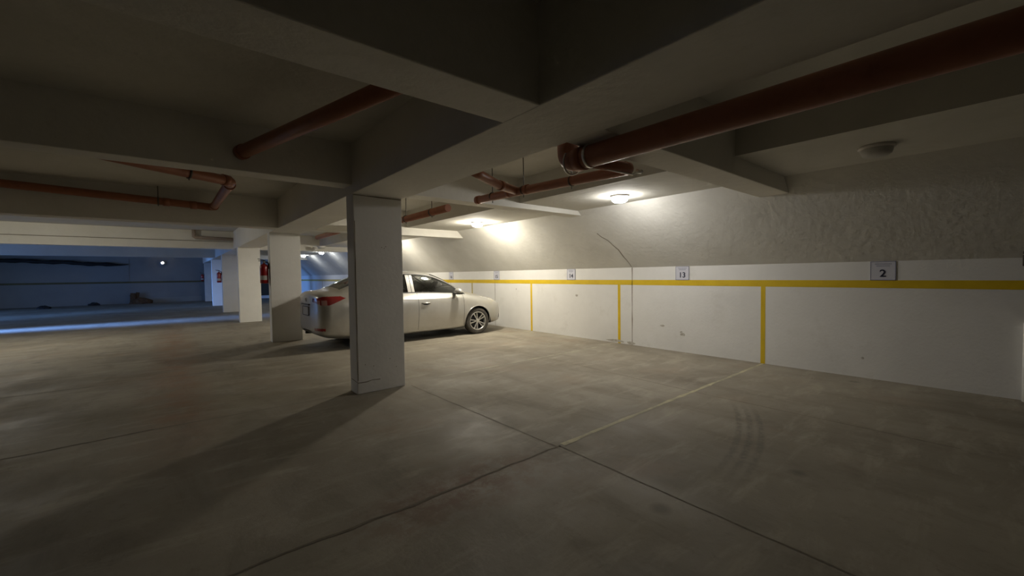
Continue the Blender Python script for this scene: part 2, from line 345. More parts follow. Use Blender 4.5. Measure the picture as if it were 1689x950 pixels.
bm = bmesh.new(); box(bm, X1-0.07, X1+0.005, -0.20, -0.10, 1.50, 1.54, bev=0.008); box(bm, X1-0.07, X1+0.005, -0.20, -0.10, 1.40, 1.43, bev=0.006); box(bm, X1-0.03, X1+0.005, -0.2, -0.1, 1.38, 1.56, bev=0.006)
tag(obj('pipe_bracket', bm, M['dark_metal']), 'small dark metal bracket on the right wall above the yellow stripe', 'bracket')

# ---------------------------------------------------------------- columns
ys = [(4.765, 'nearest white concrete column, in front of the silver car'),
      (9.86, 'second white column, behind the car boot, shadow across its foot'),
      (15.03, 'third column of the row, pale beige, left of the red extinguisher'),
      (20.08, 'fourth column of the row, lit bluish white'),
      (25.33, 'fifth column of the row, its foot lit blue'),
      (30.88, 'farthest column of the row, dim blue beside the far wall')]
for i, (y, lab) in enumerate(ys):
    bm = bmesh.new(); box(bm, 1.63, 2.215, y, y+0.235, 0, 2.312, bev=0.006)
    if i == 0:
        ny = Vector((0, -1, 0)); n2 = Vector((-1, 0, 0))
        ribbon(bm, [(1.635, y, 0.135), (1.74, y, 0.13), (1.80, y, 0.142), (1.9, y, 0.14)], 0.007, 0.001, ny, 1, 0.002)
        ribbon(bm, [(1.63, y+0.01, 0.14), (1.63, y+0.2, 0.155)], 0.007, 0.001, n2, 1, 0.002)
        ribbon(bm, [(1.634, y, 2.295), (2.21, y, 2.292)], 0.012, 0.001, ny, 1, 0.001)
        ribbon(bm, [(1.640, y, 0.16), (1.641, y, 0.9), (1.642, y, 2.0)], 0.005, 0.001, ny, 1, 0.001)
        for px, pz in ((2.02, 0.36), (1.82, 0.30), (1.72, 0.33), (2.1, 0.25), (1.95, 1.7), (1.98, 1.69), (2.0, 1.71)):
            quad(bm, [(px, y-0.001, pz), (px+0.008, y-0.001, pz), (px+0.008, y-0.001, pz+0.012), (px, y-0.001, pz+0.01)], 1)
    tag(obj('concrete_column', bm, [M['column'], M['crack']]), lab, 'column', 'row of concrete columns')

# ---------------------------------------------------------------- pipes
def clampring(bm, c, d, r, w=0.02, t=0.006):
    c, d = Vector(c), Vector(d).normalized(); tube(bm, [c-d*w, c+d*w], r+t, 20)
def drop(parent, x, y, z, top, name='hanger_rod', r=0.005):
    bm = bmesh.new(); tube(bm, [(x, y, z), (x, y, top)], r, 8)
    return obj(name, bm, M['dark_metal'], parent)
def pipe_thing(name, label, pts, r, cat='pipe'):
    root = empty(name, tuple(pts[0])); off = -Vector(pts[0])
    tag(root, label, cat)
    bm = bmesh.new(); tube(bm, [Vector(p)+off for p in pts], r, 20)
    obj('pipe_run', bm, M['orange_pipe'], root); return root, off
# big drain along the long beam
zc = 2.222; px = 2.40
pts = [(px, -4.8, zc-0.01), (px, 0, zc)] + arc_pts((px, 0, zc), (px, 2.19, zc), (px, 2.19, 2.8), 0.09) + [(px, 2.19, ZS)]
main_root = None
root, off = pipe_thing('drain_pipe', 'thick orange-brown drain pipe at upper right with its branch beside the nearer lit lamp', pts, 0.08)
bm = bmesh.new(); clampring(bm, Vector((px, 1.97, zc))+off, (0, 1, 0), 0.08, 0.012, 0.005); obj('clamp', bm, M['metal'], root)
bm = bmesh.new()
ring = [Vector((px-0.098*math.cos(a), 2.14+0.07*math.sin(a)*0.3, zc+0.0+0.098*-math.sin(a)))+off for a in [PI*i/14 for i in range(-2, 15)]]
tube(bm, ring, 0.007, 8); obj('hanger_strap', bm, M['metal'], root)
bm = bmesh.new(); tube(bm, [Vector((px, 2.02, zc))+off, Vector((px, 2.10, zc))+off], 0.088, 20); obj('collar', bm, M['orange_pipe'], root)
main_root = root
# side run with wye
bx, bz0, bz1 = 3.10, 2.262, 2.33
pts = [(bx, 4.42, bz1), (bx, 3.9, bz1-0.01)] + arc_pts((bx, 3.9, bz1-0.01), (bx, 2.10, bz0), (px+0.12, 2.12, zc+0.02), 0.06) + [(px+0.086, 2.12, zc+0.02)]
root, off = pipe_thing('branch_pipe', 'orange-brown branch pipe with a side arm hanging beside the nearer lit lamp', pts, 0.048)
bm = bmesh.new(); tube(bm, [Vector(p)+off for p in ((bx, 3.62, bz1-0.01), (2.75, 3.52, bz1+0.0), (2.40, 3.37, bz1+0.03), (2.25, 3.30, bz1+0.04))], 0.047, 18); obj('side_arm', bm, M['orange_pipe'], root)
for c, d in (((bx, 4.38, bz1), (0, 1, 0)), ((bx, 3.75, bz1-0.01), (0, 1, 0)), ((bx, 3.45, bz1-0.02), (0, 1, 0)), ((2.80, 3.535, bz1), (1, .25, 0)), ((bx-0.05, 2.11, bz0), (1, 0, 0))):
    bm = bmesh.new(); clampring(bm, Vector(c)+off, d, 0.048, 0.03, 0.006); obj('collar', bm, M['orange_pipe'], root)
for (x, y, z) in ((bx, 2.78, bz0+0.02), (bx, 4.08, bz1), (bx, 3.5, bz1-0.02)):
    v = Vector((x, y, z))+off; bm = bmesh.new(); clampring(bm, v, (0, 1, 0), 0.048, 0.008, 0.004); tube(bm, [v+Vector((0.0, 0, -0.08)), v+Vector((0.0, 0, ZS-z))], 0.005, 8); obj('hanger', bm, M['dark_metal'], root)
bm = bmesh.new(); v = Vector((bx, 2.08, bz0))+off
tube(bm, [v+Vector((-0.45, 0.03, -0.05)), v+Vector((0.0, 0.0, -0.052)), v+Vector((0.05, -0.01, -0.02)), v+Vector((0.12, -0.02, -0.01))], 0.008, 8)
tube(bm, [v+Vector((0.06, 0.0, -0.012)), v+Vector((0.11, -0.01, -0.012))], 0.02, 12); obj('strap', bm, M['metal'], root)
for ch in list(root.children):                          # the branch is plumbed into the big drain: one thing
    if ch.name.startswith('pipe_run'): ch.name = 'branch_run'
    ch.parent = main_root; ch.location = root.location-main_root.location
bpy.data.objects.remove(root)
# pipe beyond the column 1 bay
root, off = pipe_thing('ceiling_pipe', 'brown pipe under the soffit just above the silver car', [(3.15, 5.22, 2.345), (3.15, 7.0, 2.335), (3.15, 8.9, 2.39)], 0.055)
for y in (5.7, 6.6): v = Vector((3.15, y, 2.34))+off; bm = bmesh.new(); clampring(bm, v, (0, 1, 0), 0.055, 0.012, 0.008); tube(bm, [v+Vector((0, 0, -0.08)), v+Vector((0, 0, ZS-2.34))], 0.006, 8); obj('hanger', bm, M['dark_metal'], root)
root, off = pipe_thing('ceiling_pipe', 'short brown pipe seen in the gap left of the nearest column top', [(3.15, 9.4, 2.46), (3.15, 12.1, 2.45)] , 0.06)
# left bay
pts = [(1.27, 2.00, 2.575), (0.9, 3.5, 2.58), (0.565, 4.83, 2.585)]
root, off = pipe_thing('ceiling_pipe', 'orange-brown pipe slanting across the dark soffit, left of centre', pts, 0.062)
bm = bmesh.new(); clampring(bm, Vector((0.582, 4.765, 2.585))+off, (-.25, 1, 0), 0.062, 0.035, 0.008); obj('collar', bm, M['orange_pipe'], root)
pts = [(-0.9, 4.9, 2.50), (-0.10, 5.53, 2.515)] + arc_pts((-0.10, 5.53, 2.515), (0.62, 6.12, 2.55), (0.625, 6.8, 2.56), 0.09) + arc_pts((0.625, 7.5, 2.57), (0.625, 8.80, 2.595), (-1.0, 8.80, 2.66), 0.08) + [(-1.74, 8.80, 2.70), (-6.0, 8.80, 2.80)]
pts = [Vector(p) for p in pts]
root, off = pipe_thing('drain_pipe', 'long dark red pipe on the left with an angled elbow by the beam', pts, 0.058)
for c, d in (((0.56, 6.07, 2.548), (.75, .6, 0)), ((0.625, 6.35, 2.55), (0, 1, 0)), ((0.625, 8.62, 2.59), (0, 1, 0)), ((0.35, 8.80, 2.605), (1, 0, 0)), ((0.0, 8.80, 2.62), (1, 0, 0))):
    bm = bmesh.new(); clampring(bm, Vector(c)+off, d, 0.058, 0.045, 0.008); obj('collar', bm, M['orange_pipe'], root)
for c in ((0.2, 5.77, 2.53), (-0.1, 8.8, 2.63)):
    v = Vector(c)+off; bm = bmesh.new(); tube(bm, [v+Vector((0, 0, -0.085)), v+Vector((0, 0, ZS-c[2]))], 0.006, 8); clampring(bm, v, (1, .4, 0) if c[1] < 8 else (1, 0, 0), 0.058, 0.01, 0.01); obj('hanger', bm, M['dark_metal'], root)
root, off = pipe_thing('ceiling_pipe', 'small pale pipe elbow on the farther lit beam at left', [(0.62, 16.0, ZS), (0.62, 16.0, 2.66), (0.66, 16.0, 2.64), (1.62, 16.0, 2.62)], 0.05)
for ch in root.children: ch.data.materials[0] = M['beam_pipe'] if 'beam_pipe' in M else M.setdefault('beam_pipe', noisy('pale_painted_pipe', (0.36, 0.29, 0.24), (0.42, 0.34, 0.28), 4, 0.7))

# ---------------------------------------------------------------- lamps
def make_lamp(lens_mat, r=0.135):
    root = empty('ceiling_lamp'); bm = bmesh.new()
    lathe(bm, [(0, 0), (r, 0), (r, -0.018), (r*0.93, -0.028), (0, -0.028)], 36); obj('base', bm, M['lamp_base'], root)
    bm = bmesh.new(); lathe(bm, [(r*0.86, -0.026), (r*0.86, -0.045), (r*0.80, -0.075), (r*0.60, -0.094), (r*0.3, -0.101), (0, -0.102)], 36); obj('lens', bm, lens_mat, root)
    return root
on = make_lamp(M['lamp_on'])
onw = make_lamp(M['lamp_on_warm']); off_ = make_lamp(M['lamp_off'])
def place(src, loc, label, used=[]):
    r = src if src.name not in used else copy_tree(src); used.append(src.name)
    r.location = loc; tag(r, label, 'lamp', 'ceiling lamps along the parking bays'); return r
place(on, (5.07, 3.62, ZB), 'lit round white lamp on the low soffit, nearer of the bright two')
place(onw, (5.09, 7.25, ZB), 'lit round lamp on the low soffit above the front of the silver car')
place(off_, (5.0, 0.78, ZB), 'unlit round ceiling lamp at the upper right, dark grey')
place(off_, (4.15, 15.45, 2.455), 'unlit round lamp seen left of the nearest column, on the pale beam').scale = (1.1, 1.1, 1)
far_on = make_lamp(M['lamp_on_far'], 0.11)
place(far_on, (5.25, 19.6, ZB), 'lit lamp right of the pair in the gap above the car boot')
place(far_on, (5.28, 22.9, ZB), 'lit lamp left of the pair in the gap, touching the second column edge')
place(onw, (4.9, 12.3, ZB), 'lit lamp hidden behind the nearest column top')
place(make_lamp(M['lamp_on_left']), (-3.0, 12.7, ZS), 'lit lamp above the lane behind the dark cross beam at left')
bm = bmesh.new()
wl = empty('wall_lamp', (-0.28, Y1-0.02, 2.33)); tag(wl, 'tiny lit lamp high on the dark far wall', 'lamp')
lathe(bm, [(0, 0), (0.14, 0), (0.14, -0.03), (0, -0.03)], 20, 'Y'); obj('base', bm, M['lamp_base'], wl)
bm = bmesh.new(); lathe(bm, [(0.06, -0.03), (0.055, -0.05), (0.03, -0.07), (0, -0.075)], 20, 'Y'); obj('lens', bm, M['lamp_on_dim'], wl)

# ---------------------------------------------------------------- number signs
def text_mesh(name, s, size, mat, parent, loc, rot):
    cu = bpy.data.curves.new(name, 'FONT'); cu.body = s; cu.size = size; cu.align_x = 'CENTER'; cu.align_y = 'CENTER'; cu.extrude = 0.0012; cu.offset = size*0.018
    t = bpy.data.objects.new(name+'_tmp', cu); COL.objects.link(t)
    dg = bpy.context.evaluated_depsgraph_get(); me = bpy.data.meshes.new_from_object(t.evaluated_get(dg)); bpy.data.objects.remove(t)
    me.materials.clear(); me.materials.append(mat)
    o = bpy.data.objects.new(name, me); COL.objects.link(o); o.parent = parent; o.location = loc; o.rotation_euler = rot; return o
for y, num, lab in ((0.97, '2', 'nearest square sign on the right wall, reading 2'), (3.53, '13', 'square sign reading 13 on the right wall, below the nearer lit lamp'),
                    (6.05, '14', 'square sign reading 14, between sign 13 and the car'), (8.70, '15', 'small blurred sign above the car bonnet, next left of sign 14'),
                    (11.0, '16', 'farthest tiny sign, just above the car wing mirror')):
    root = empty('bay_sign', (X1, y, 1.232)); tag(root, lab, 'sign', 'bay number signs on the right wall')
    bm = bmesh.new(); box(bm, -0.008, 0.0, -0.118, 0.118, 0.0, 0.232, bev=0.002)
    b = 0.007
    for a in ((-0.118, 0.118, 0, b), (-0.118, 0.118, 0.232-b, 0.232), (-0.118, -0.118+b, 0, 0.232), (0.118-b, 0.118, 0, 0.232)): box(bm, -0.0095, -0.0075, a[0], a[1], a[2], a[3], 1)
    obj('plate', bm, [M['plate'], M['plate_edge']], root)
    text_mesh('number', num, 0.125, M['ink'], root, (-0.0095, 0, 0.082), (PI/2, 0, -PI/2))
    bm = bmesh.new()
    for zz, hw in ((0.200, 0.078), (0.176, 0.062)):
        k = 11
        for i in range(k): a = -hw+2*hw*i/k; box(bm, -0.0092, -0.0075, a, a+2*hw/k*0.7, zz-0.006, zz+0.006)
    obj('small_print', bm, M['ink_soft'], root)

# ---------------------------------------------------------------- extinguishers
def make_ext():
    root = empty('fire_extinguisher'); R = 0.078
    bm = bmesh.new(); lathe(bm, [(0, 0.012), (R*0.82, 0.0), (R, 0.015), (R, 0.34), (R*0.93, 0.372), (R*0.62, 0.40), (R*0.3, 0.412), (0.02, 0.43), (0, 0.43)], 28); obj('cylinder', bm, M['red'], root)
    bm = bmesh.new(); tube(bm, [(0, 0, 0.42), (0, 0, 0.47)], 0.019, 14); box(bm, -0.10, 0.035, -0.011, 0.011, 0.468, 0.482, bev=0.003)
    bmx = bmesh.new(); obj('valve', bm, M['dark_metal'], root)
    bmx.free(); bm = bmesh.new(); tube(bm, [(0.03, 0, 0.475), (-0.03, 0, 0.50), (-0.11, 0, 0.515)], 0.007, 8); obj('handle', bm, M['black'], root)
    bm = bmesh.new(); tube(bm, [(0.02, 0, 0.45), (0.07, -0.02, 0.44), (0.10, -0.03, 0.36), (0.098, -0.02, 0.2), (0.095, -0.01, 0.10)], 0.009, 8); obj('hose', bm, M['black'], root)
    bm = bmesh.new()                                     # paper label wrapped on the cylinder
    n = 10; L = []
    for i in range(n+1):
        a = -PI*0.92+PI*0.62*i/n; L.append([bm.verts.new((math.cos(a)*(R+0.0008), math.sin(a)*(R+0.0008), z)) for z in (0.075, 0.165)])
    for a, b in zip(L, L[1:]): bm.faces.new((a[0], b[0], b[1], a[1]))
    obj('label', bm, M['white_label'], root, True)
    bm = bmesh.new(); box(bm, 0.07, 0.094, -0.03, 0.03, 0.30, 0.42, bev=0.003); obj('bracket', bm, M['dark_metal'], root)
    bm = bmesh.new(); lathe(bm, [(0.0, 0.425), (0.022, 0.425), (0.022, 0.433), (0, 0.433)], 12); lathe(bm, [(0, -0.031), (0.017, -0.031), (0.017, -0.02), (0, -0.02)], 14, 'Y', origin=(0, 0, 0.452)); obj('gauge', bm, M['metal'], root)
    return root
e0 = make_ext(); e0.location = (1.536, 9.98, 1.245)
tag(e0, 'large red fire extinguisher hung on the side of the second column', 'fire extinguisher', 'fire extinguishers on the columns')
for (y, z, s, lab) in ((20.2, 1.20, 0.95, 'red fire extinguisher with white label on the side of the fourth column'), (30.98, 1.22, 1.0, 'small dark fire extinguisher on the farthest column, looking black')):
    c = copy_tree(e0); c.location = (1.536, y, z); c['label'] = lab

# ---------------------------------------------------------------- far wall clutter
bm = bmesh.new(); P = []
for i in range(40):
    x = X0+0.2+(X0*-1-1.75-0.2)*i/39; P.append((x, Y1-0.16, 2.50-0.012*i*0.6+0.014*math.sin(i*0.8)+(-0.04*math.sin((i-26)/13*PI) if i > 26 else 0)))
tube(bm, P, 0.07, 10, radii=[0.10+0.018*math.sin(i*1.7) if i < 36 else 0.085-0.018*(i-35) for i in range(40)])
tag(obj('cable_bundle', bm, M['black']), 'dark sagging cable bundle high along the far wall', 'cable')
def heap(name, loc, label, w, h, mat, seed, cat):
    rnd = random.Random(seed); bm = bmesh.new(); bmesh.ops.create_icosphere(bm, subdivisions=3, radius=1)
    for v in bm.verts:
        k = 1+rnd.uniform(-0.14, 0.14); v.co = Vector((v.co.x*w*k, v.co.y*w*0.6*k, max(0, v.co.z)*h*k))
    o = obj(name, bm, mat); o.location = loc; return tag(o, label, cat)
M['rubble'] = noisy('brown_rubble', (0.10, 0.05, 0.025), (0.22, 0.12, 0.06), 8, 0.9, 0.4, 20)
rh = empty('debris_heap', (-1.5, Y1-0.55, 0)); tag(rh, 'brown heap of boards and rubble at the foot of the far wall', 'debris')
rnd = random.Random(3)
for k, (x, w, h, a) in enumerate(((-0.15, 0.22, 0.62, 0.12), (0.0, 0.16, 0.66, 0.25), (-0.05, 0.3, 0.52, -0.2))):
    bm = bmesh.new(); box(bm, -w/2, w/2, -0.02, 0.02, 0, h, bev=0.004); b_ = obj('board', bm, M['rubble'], rh); b_.location = (x, 0.12+0.07*k, 0.0); b_.rotation_euler = (-0.25, a*0.6, 0)
bm = bmesh.new(); bmesh.ops.create_icosphere(bm, subdivisions=3, radius=1)
for v in bm.verts: k = 1+rnd.uniform(-0.12, 0.12); v.co = Vector((v.co.x*0.5*k, v.co.y*0.3*k, max(0, v.co.z)*0.34*k))
mo = obj('rubble_mound', bm, M['rubble'], rh); mo.location = (0.25, -0.05, 0)
heap('dark_sack', (-3.15, Y1-0.6, 0), 'small dark sack on the floor left of the brown heap', 0.24, 0.16, M['black'], 4, 'sack')
heap('dark_sack', (-4.7, Y1-2.2, 0), 'small dark sack farthest left on the floor by the far wall', 0.24, 0.16, M['black'], 5, 'sack')

# ---------------------------------------------------------------- the car (local: x from rear bumper to nose, y across, z up)
M['paint'] = noisy('silver_car_paint', (0.50, 0.49, 0.46), (0.56, 0.55, 0.515), 3, 0.30, 0, spec=0.5, metal=0.55, c3=(0.46, 0.44, 0.40), s3=2, th=(0.5, 0.8))
M['paint'].node_tree.nodes['Principled BSDF'].inputs['Coat Weight'].default_value = 0.6
M['paint'].node_tree.nodes['Principled BSDF'].inputs['Coat Roughness'].default_value = 0.12
M['tail'] = simple('red_tail_lamp_lens', (0.27, 0.005, 0.009), 0.15, coat=1)
M['tail_clear'] = simple('pink_clear_lamp_lens', (0.50, 0.27, 0.26), 0.12, coat=1)
M['head'] = simple('clear_headlamp_lens', (0.66, 0.66, 0.62), 0.12, 0.3, coat=1)
M['trim_black'] = simple('black_trim', (0.012, 0.012, 0.013), 0.4)
M['chrome'] = simple('chrome', (0.75, 0.75, 0.74), 0.15, 1.0)
M['tyre'] = noisy('dusty_tyre_rubber', (0.045, 0.042, 0.038), (0.085, 0.078, 0.068), 12, 0.85, 0.2, 80, c3=(0.14, 0.13, 0.11), s3=8, th=(0.5, 0.8))
M['rim'] = simple('alloy_rim', (0.62, 0.61, 0.58), 0.28, 0.85)
M['seat'] = noisy('grey_seat_fabric', (0.10, 0.10, 0.095), (0.16, 0.155, 0.145), 20, 0.9)
def glass_mat():
    m = bpy.data.materials.new('tinted_car_glass'); m.use_nodes = True; nt = m.node_tree; nt.nodes.clear()
    o = nt.nodes.new('ShaderNodeOutputMaterial'); mix = nt.nodes.new('ShaderNodeMixShader'); t = nt.nodes.new('ShaderNodeBsdfTransparent'); g = nt.nodes.new('ShaderNodeBsdfGlossy')
    t.inputs[0].default_value = (0.20, 0.205, 0.20, 1); g.inputs['Roughness'].default_value = 0.03; g.inputs[0].default_value = (0.9, 0.92, 0.92, 1)
    f = nt.nodes.new('ShaderNodeFresnel'); f.inputs[0].default_value = 1.65
    nt.links.new(f.outputs[0], mix.inputs[0]); nt.links.new(t.outputs[0], mix.inputs[1]); nt.links.new(g.outputs[0], mix.inputs[2]); nt.links.new(mix.outputs[0], o.inputs[0]); return m
M['glass'] = glass_mat()
# stations: x, then (y, z) for rows 0..9  (bottom centre, bottom edge, sill, lower door, mid door, shoulder, belt, glass top, roof, centre)
ST = [
 (0.00, [(0,.36),(.20,.36),(.28,.38),(.31,.47),(.31,.62),(.30,.80),(.29,.94),(.22,.98),(.12,1.01),(0,1.02)]),
 (0.018, [(0,.33),(.36,.33),(.48,.36),(.52,.46),(.52,.63),(.50,.81),(.49,.965),(.38,1.015),(.20,1.045),(0,1.055)]),
 (0.05, [(0,.30),(.46,.30),(.62,.34),(.665,.46),(.665,.64),(.645,.82),(.62,.985),(.47,1.04),(.24,1.07),(0,1.08)]),
 (0.12, [(0,.27),(.54,.27),(.72,.32),(.768,.455),(.770,.65),(.745,.84),(.69,1.00),(.53,1.065),(.27,1.09),(0,1.10)]),
 (0.26, [(0,.23),(.60,.23),(.785,.30),(.828,.445),(.835,.66),(.812,.86),(.745,1.01),(.57,1.075),(.28,1.10),(0,1.11)]),
 (0.52, [(0,.20),(.64,.20),(.81,.28),(.850,.44),(.860,.66),(.840,.87),(.765,1.01),(.60,1.10),(.30,1.135),(0,1.145)]),
 (0.80, [(0,.18),(.68,.18),(.80,.25),(.850,.42),(.865,.66),(.848,.87),(.770,1.005),(.615,1.20),(.32,1.25),(0,1.265)]),
 (1.15, [(0,.17),(.70,.17),(.80,.23),(.846,.41),(.865,.65),(.850,.865),(.775,.995),(.605,1.325),(.34,1.38),(0,1.395)]),
 (1.55, [(0,.17),(.72,.17),(.795,.22),(.840,.40),(.863,.63),(.850,.855),(.780,.985),(.590,1.395),(.35,1.45),(0,1.462)]),
 (2.05, [(0,.17),(.72,.17),(.795,.22),(.838,.40),(.862,.62),(.850,.845),(.783,.975),(.585,1.410),(.35,1.465),(0,1.478)]),
 (2.45, [(0,.17),(.72,.17),(.795,.22),(.838,.40),(.862,.61),(.850,.838),(.783,.965),(.590,1.370),(.35,1.435),(0,1.455)]),
 (2.80, [(0,.17),(.72,.17),(.795,.22),(.840,.40),(.862,.60),(.850,.830),(.783,.955),(.620,1.245),(.36,1.325),(0,1.35)]),
 (3.10, [(0,.17),(.71,.17),(.80,.23),(.845,.41),(.862,.60),(.848,.818),(.780,.945),(.665,1.085),(.38,1.17),(0,1.21)]),
 (3.32, [(0,.18),(.70,.18),(.81,.25),(.850,.42),(.862,.60),(.845,.806),(.770,.920),(.665,.970),(.40,1.04),(0,1.085)]),
 (3.55, [(0,.19),(.68,.19),(.815,.27),(.852,.43),(.862,.60),(.838,.790),(.745,.885),(.600,.915),(.36,.965),(0,.990)]),
 (3.85, [(0,.20),(.66,.20),(.805,.28),(.845,.43),(.852,.60),(.820,.765),(.715,.845),(.560,.870),(.33,.905),(0,.92)]),
 (4.10, [(0,.21),(.64,.21),(.775,.28),(.815,.43),(.815,.60),(.775,.735),(.670,.795),(.510,.815),(.30,.84),(0,.85)]),
 (4.28, [(0,.23),(.58,.23),(.690,.29),(.725,.43),(.720,.58),(.680,.690),(.590,.725),(.45,.745),(.26,.76),(0,.77)]),
 (4.39, [(0,.25),(.48,.25),(.560,.30),(.585,.43),(.575,.56),(.54,.635),(.47,.66),(.36,.675),(.20,.68),(0,.685)]),
 (4.42, [(0,.30),(.30,.30),(.38,.34),(.40,.43),(.39,.52),(.37,.57),(.32,.60),(.25,.61),(.14,.615),(0,.62)]),
]
def crv(p0, p1, p2, p3, t):
    return 0.5*((2*p1)+(-p0+p2)*t+(2*p0-5*p1+4*p2-p3)*t*t+(-p0+3*p1-3*p2+p3)*t*t*t)
def sect(x):
    """rows at x: monotone-ish cubic interpolation over the stations"""
    n = len(ST); i = 0
    while i < n-2 and x > ST[i+1][0]: i += 1
    x1, x2 = ST[i][0], ST[i+1][0]; t = (x-x1)/(x2-x1)
    out = []
    for r in range(10):
        o = []
        for c in (0, 1):
            p1, p2 = ST[i][1][r][c], ST[i+1][1][r][c]
            if i > 0: s1 = (p2-ST[i-1][1][r][c])/(x2-ST[i-1][0])
            else: s1 = (p2-p1)/(x2-x1)
            if i < n-2: s2 = (ST[i+2][1][r][c]-p1)/(ST[i+2][0]-x1)
            else: s2 = (p2-p1)/(x2-x1)
            h = x2-x1; a = 2*t**3-3*t**2+1; b = t**3-2*t**2+t; d = -2*t**3+3*t**2; e = t**3-t**2
            o.append(a*p1+b*h*s1+d*p2+e*h*s2)
        out.append(o)
    return out
def pt(rows, v):
    i = min(int(v), 8); t = v-i
    if i == 0: p = [[rows[0][c]+(rows[1][c]-rows[0][c])*t for c in (0, 1)]][0]; return p
    g = lambda k: rows[max(0, min(9, k))]
    if i == 8: nx_ = [-rows[8][0], rows[8][1]]
    else: nx_ = g(i+2)
    pv = g(i-1) if i > 1 else [rows[1][0]-0.06, rows[1][1]-0.02]
    return [crv(pv[c], g(i)[c], g(i+1)[c], nx_[c], t) for c in (0, 1)]
CX = [4.42*i/300 for i in range(301)]
seams = [2.09, 3.21, 0.62, 3.30]
CX = sorted(set([i*0.0012 for i in range(42)]+[0.05+i*0.0035 for i in range(20)]+[0.12+i*0.008 for i in range(67)]+[x for x in CX if x > 0.66 or x == 0]))
CX = sorted(set([x for x in CX if all(abs(x-s) > 0.006 for s in seams)]+[s-0.004 for s in seams]+[s+0.004 for s in seams]))
CV = [0, 0.5]+[1+i/22 for i in range(66)]+[4+i/34 for i in range(102)]+[7+i/12 for i in range(25)]
FW, RW, AR, ZW = 3.595, 1.045, 0.352, 0.305
def cls(x, v, y, z):
    if z > 1.5: return None
    if v > 1.3 and v < 6 and y > 0.55:
        for xw in (FW, RW):
            if (x-xw)**2+(z-ZW)**2 < AR*AR: return None
    if v < 1: return 'underbody'
    # side glass
    if 6.15 < v < 6.90:
        top = 6.90; 
        if 1.968 < x < 1.988: return 'window_trim'
        if 1.02 < x < 1.90 and not (1.30 < x < 1.33): return 'rear_side_glass'
        if 2.05 < x < 3.28:
            if x > 3.02: return 'mirror_triangle' if v < 6.9-(x-3.02)*1.2 else 'body'
            return 'front_side_glass'
    if 6.08 < v <= 6.15 and 1.0 < x < 3.30: return 'window_trim'
    if 6.90 <= v < 6.97 and 1.0 < x < 3.2: return 'window_trim'
    if v >= 7.12 and 0.58 < x < 1.34: return 'rear_windscreen'
    if v >= 7.10 and 2.50 < x < 3.30: return 'windscreen'
    # lamps
    if x < 0.64 and v > 4 and y > 0.42:
        zt = 1.005 if x < 0.53 else 1.005-(x-0.53)/0.11*0.04; zb = 0.845 if x < 0.26 else 0.845+(x-0.26)/0.38*0.12
        if x < 0.10: zb = 0.845+(0.10-x)*0.6
        if x < 0.15: zt = 0.965+0.04*x/0.15
        if zb < z < zt and v < 6.5:
            if x < 0.22 and z < 0.935 and y > 0.5 and not (0.09 < x < 0.11): return 'reversing_lamp'
            return 'tail_lamp'
    if x < 0.17 and y > 0.50 and 0.375 < z < 0.425 and v < 5: return 'reflector'
    if x < 0.55 and z < 0.31 and v < 3: return 'rear_valance'
    if 3.78 < x < 4.34 and v > 4.2:
        zt = 0.955-0.04*0; f = (x-3.78)/0.56
        if v < 6.2-0.1*f and v > 5.75-0.9*f and y > 0.4: return 'headlamp'
    if x > 4.05 and z < 0.44 and z > 0.30 and y < 0.55 and v > 2: return 'grille'
    if x > 4.12 and 0.32 < z < 0.42 and 0.58 < y < 0.72: return 'fog_lamp_recess'
    if v < 6.1 and z > 0.24:
        if 2.094 < x < 3.206: return 'front_door'
        if 1.30 < x < 2.086 and ((x-RW)**2+(z-ZW)**2 > 0.43**2): return 'rear_door'
        if abs(x-2.09) <= 0.0042 or abs(x-3.21) <= 0.0042: return 'seam'
    if v > 6.1 and abs(x-0.62) < 0.0: return 'seam'
    return 'body'
car = empty('car', (1.88, 8.665, 0)); tag(car, 'silver four-door saloon car parked nose to the wall behind the nearest column', 'car')
XR = 0.14
def FX(x): return XR+x*(0.60-XR)/0.60 if x < 0.60 else x
rowsx = [sect(x) for x in CX]
grid = [[pt(r, v) for v in CV] for r in rowsx]
parts = {}
for side in (-1, 1):
    for i in range(len(CX)-1):
        for j in range(len(CV)-1):
            q = [grid[i][j], grid[i+1][j], grid[i+1][j+1], grid[i][j+1]]
            cx_ = (CX[i]+CX[i+1])/2; cv_ = (CV[j]+CV[j+1])/2
            cy_ = sum(p[0] for p in q)/4; cz_ = sum(p[1] for p in q)/4
            k = cls(cx_, cv_, cy_, cz_)
            if k is None: continue
            if k not in ('body', 'underbody', 'windscreen', 'rear_windscreen', 'grille', 'window_trim', 'seam', 'rear_valance'): k = (k, side)
            else: k = (k, 0)
            parts.setdefault(k, []).append((side, i, j))
MATN = {'body': 'paint', 'underbody': 'trim_black', 'windscreen': 'glass', 'rear_windscreen': 'glass', 'grille': 'trim_black', 'window_trim': 'trim_black', 'seam': 'trim_black',
        'rear_valance': 'paint', 'front_side_glass': 'glass', 'rear_side_glass': 'glass', 'mirror_triangle': 'trim_black', 'tail_lamp': 'tail', 'reversing_lamp': 'tail_clear',
        'reflector': 'tail', 'headlamp': 'head', 'fog_lamp_recess': 'trim_black', 'front_door': 'paint', 'rear_door': 'paint'}
LAB = {'tail_lamp': 'red tail lamp', 'reversing_lamp': 'clear pinkish lamp lens', 'reflector': 'red bumper reflector', 'headlamp': 'clear headlamp', 'windscreen': 'tinted glass', 'rear_windscreen': 'tinted glass'}
made = {}
merge = {'seam': 'body', 'window_trim': 'body', 'rear_valance': 'body'}
bm_all = {}
for (k, sd), faces in parts.items():
    kk = (merge.get(k, k), sd if k not in merge else 0)
    bm_all.setdefault(kk, []).append((k, faces))
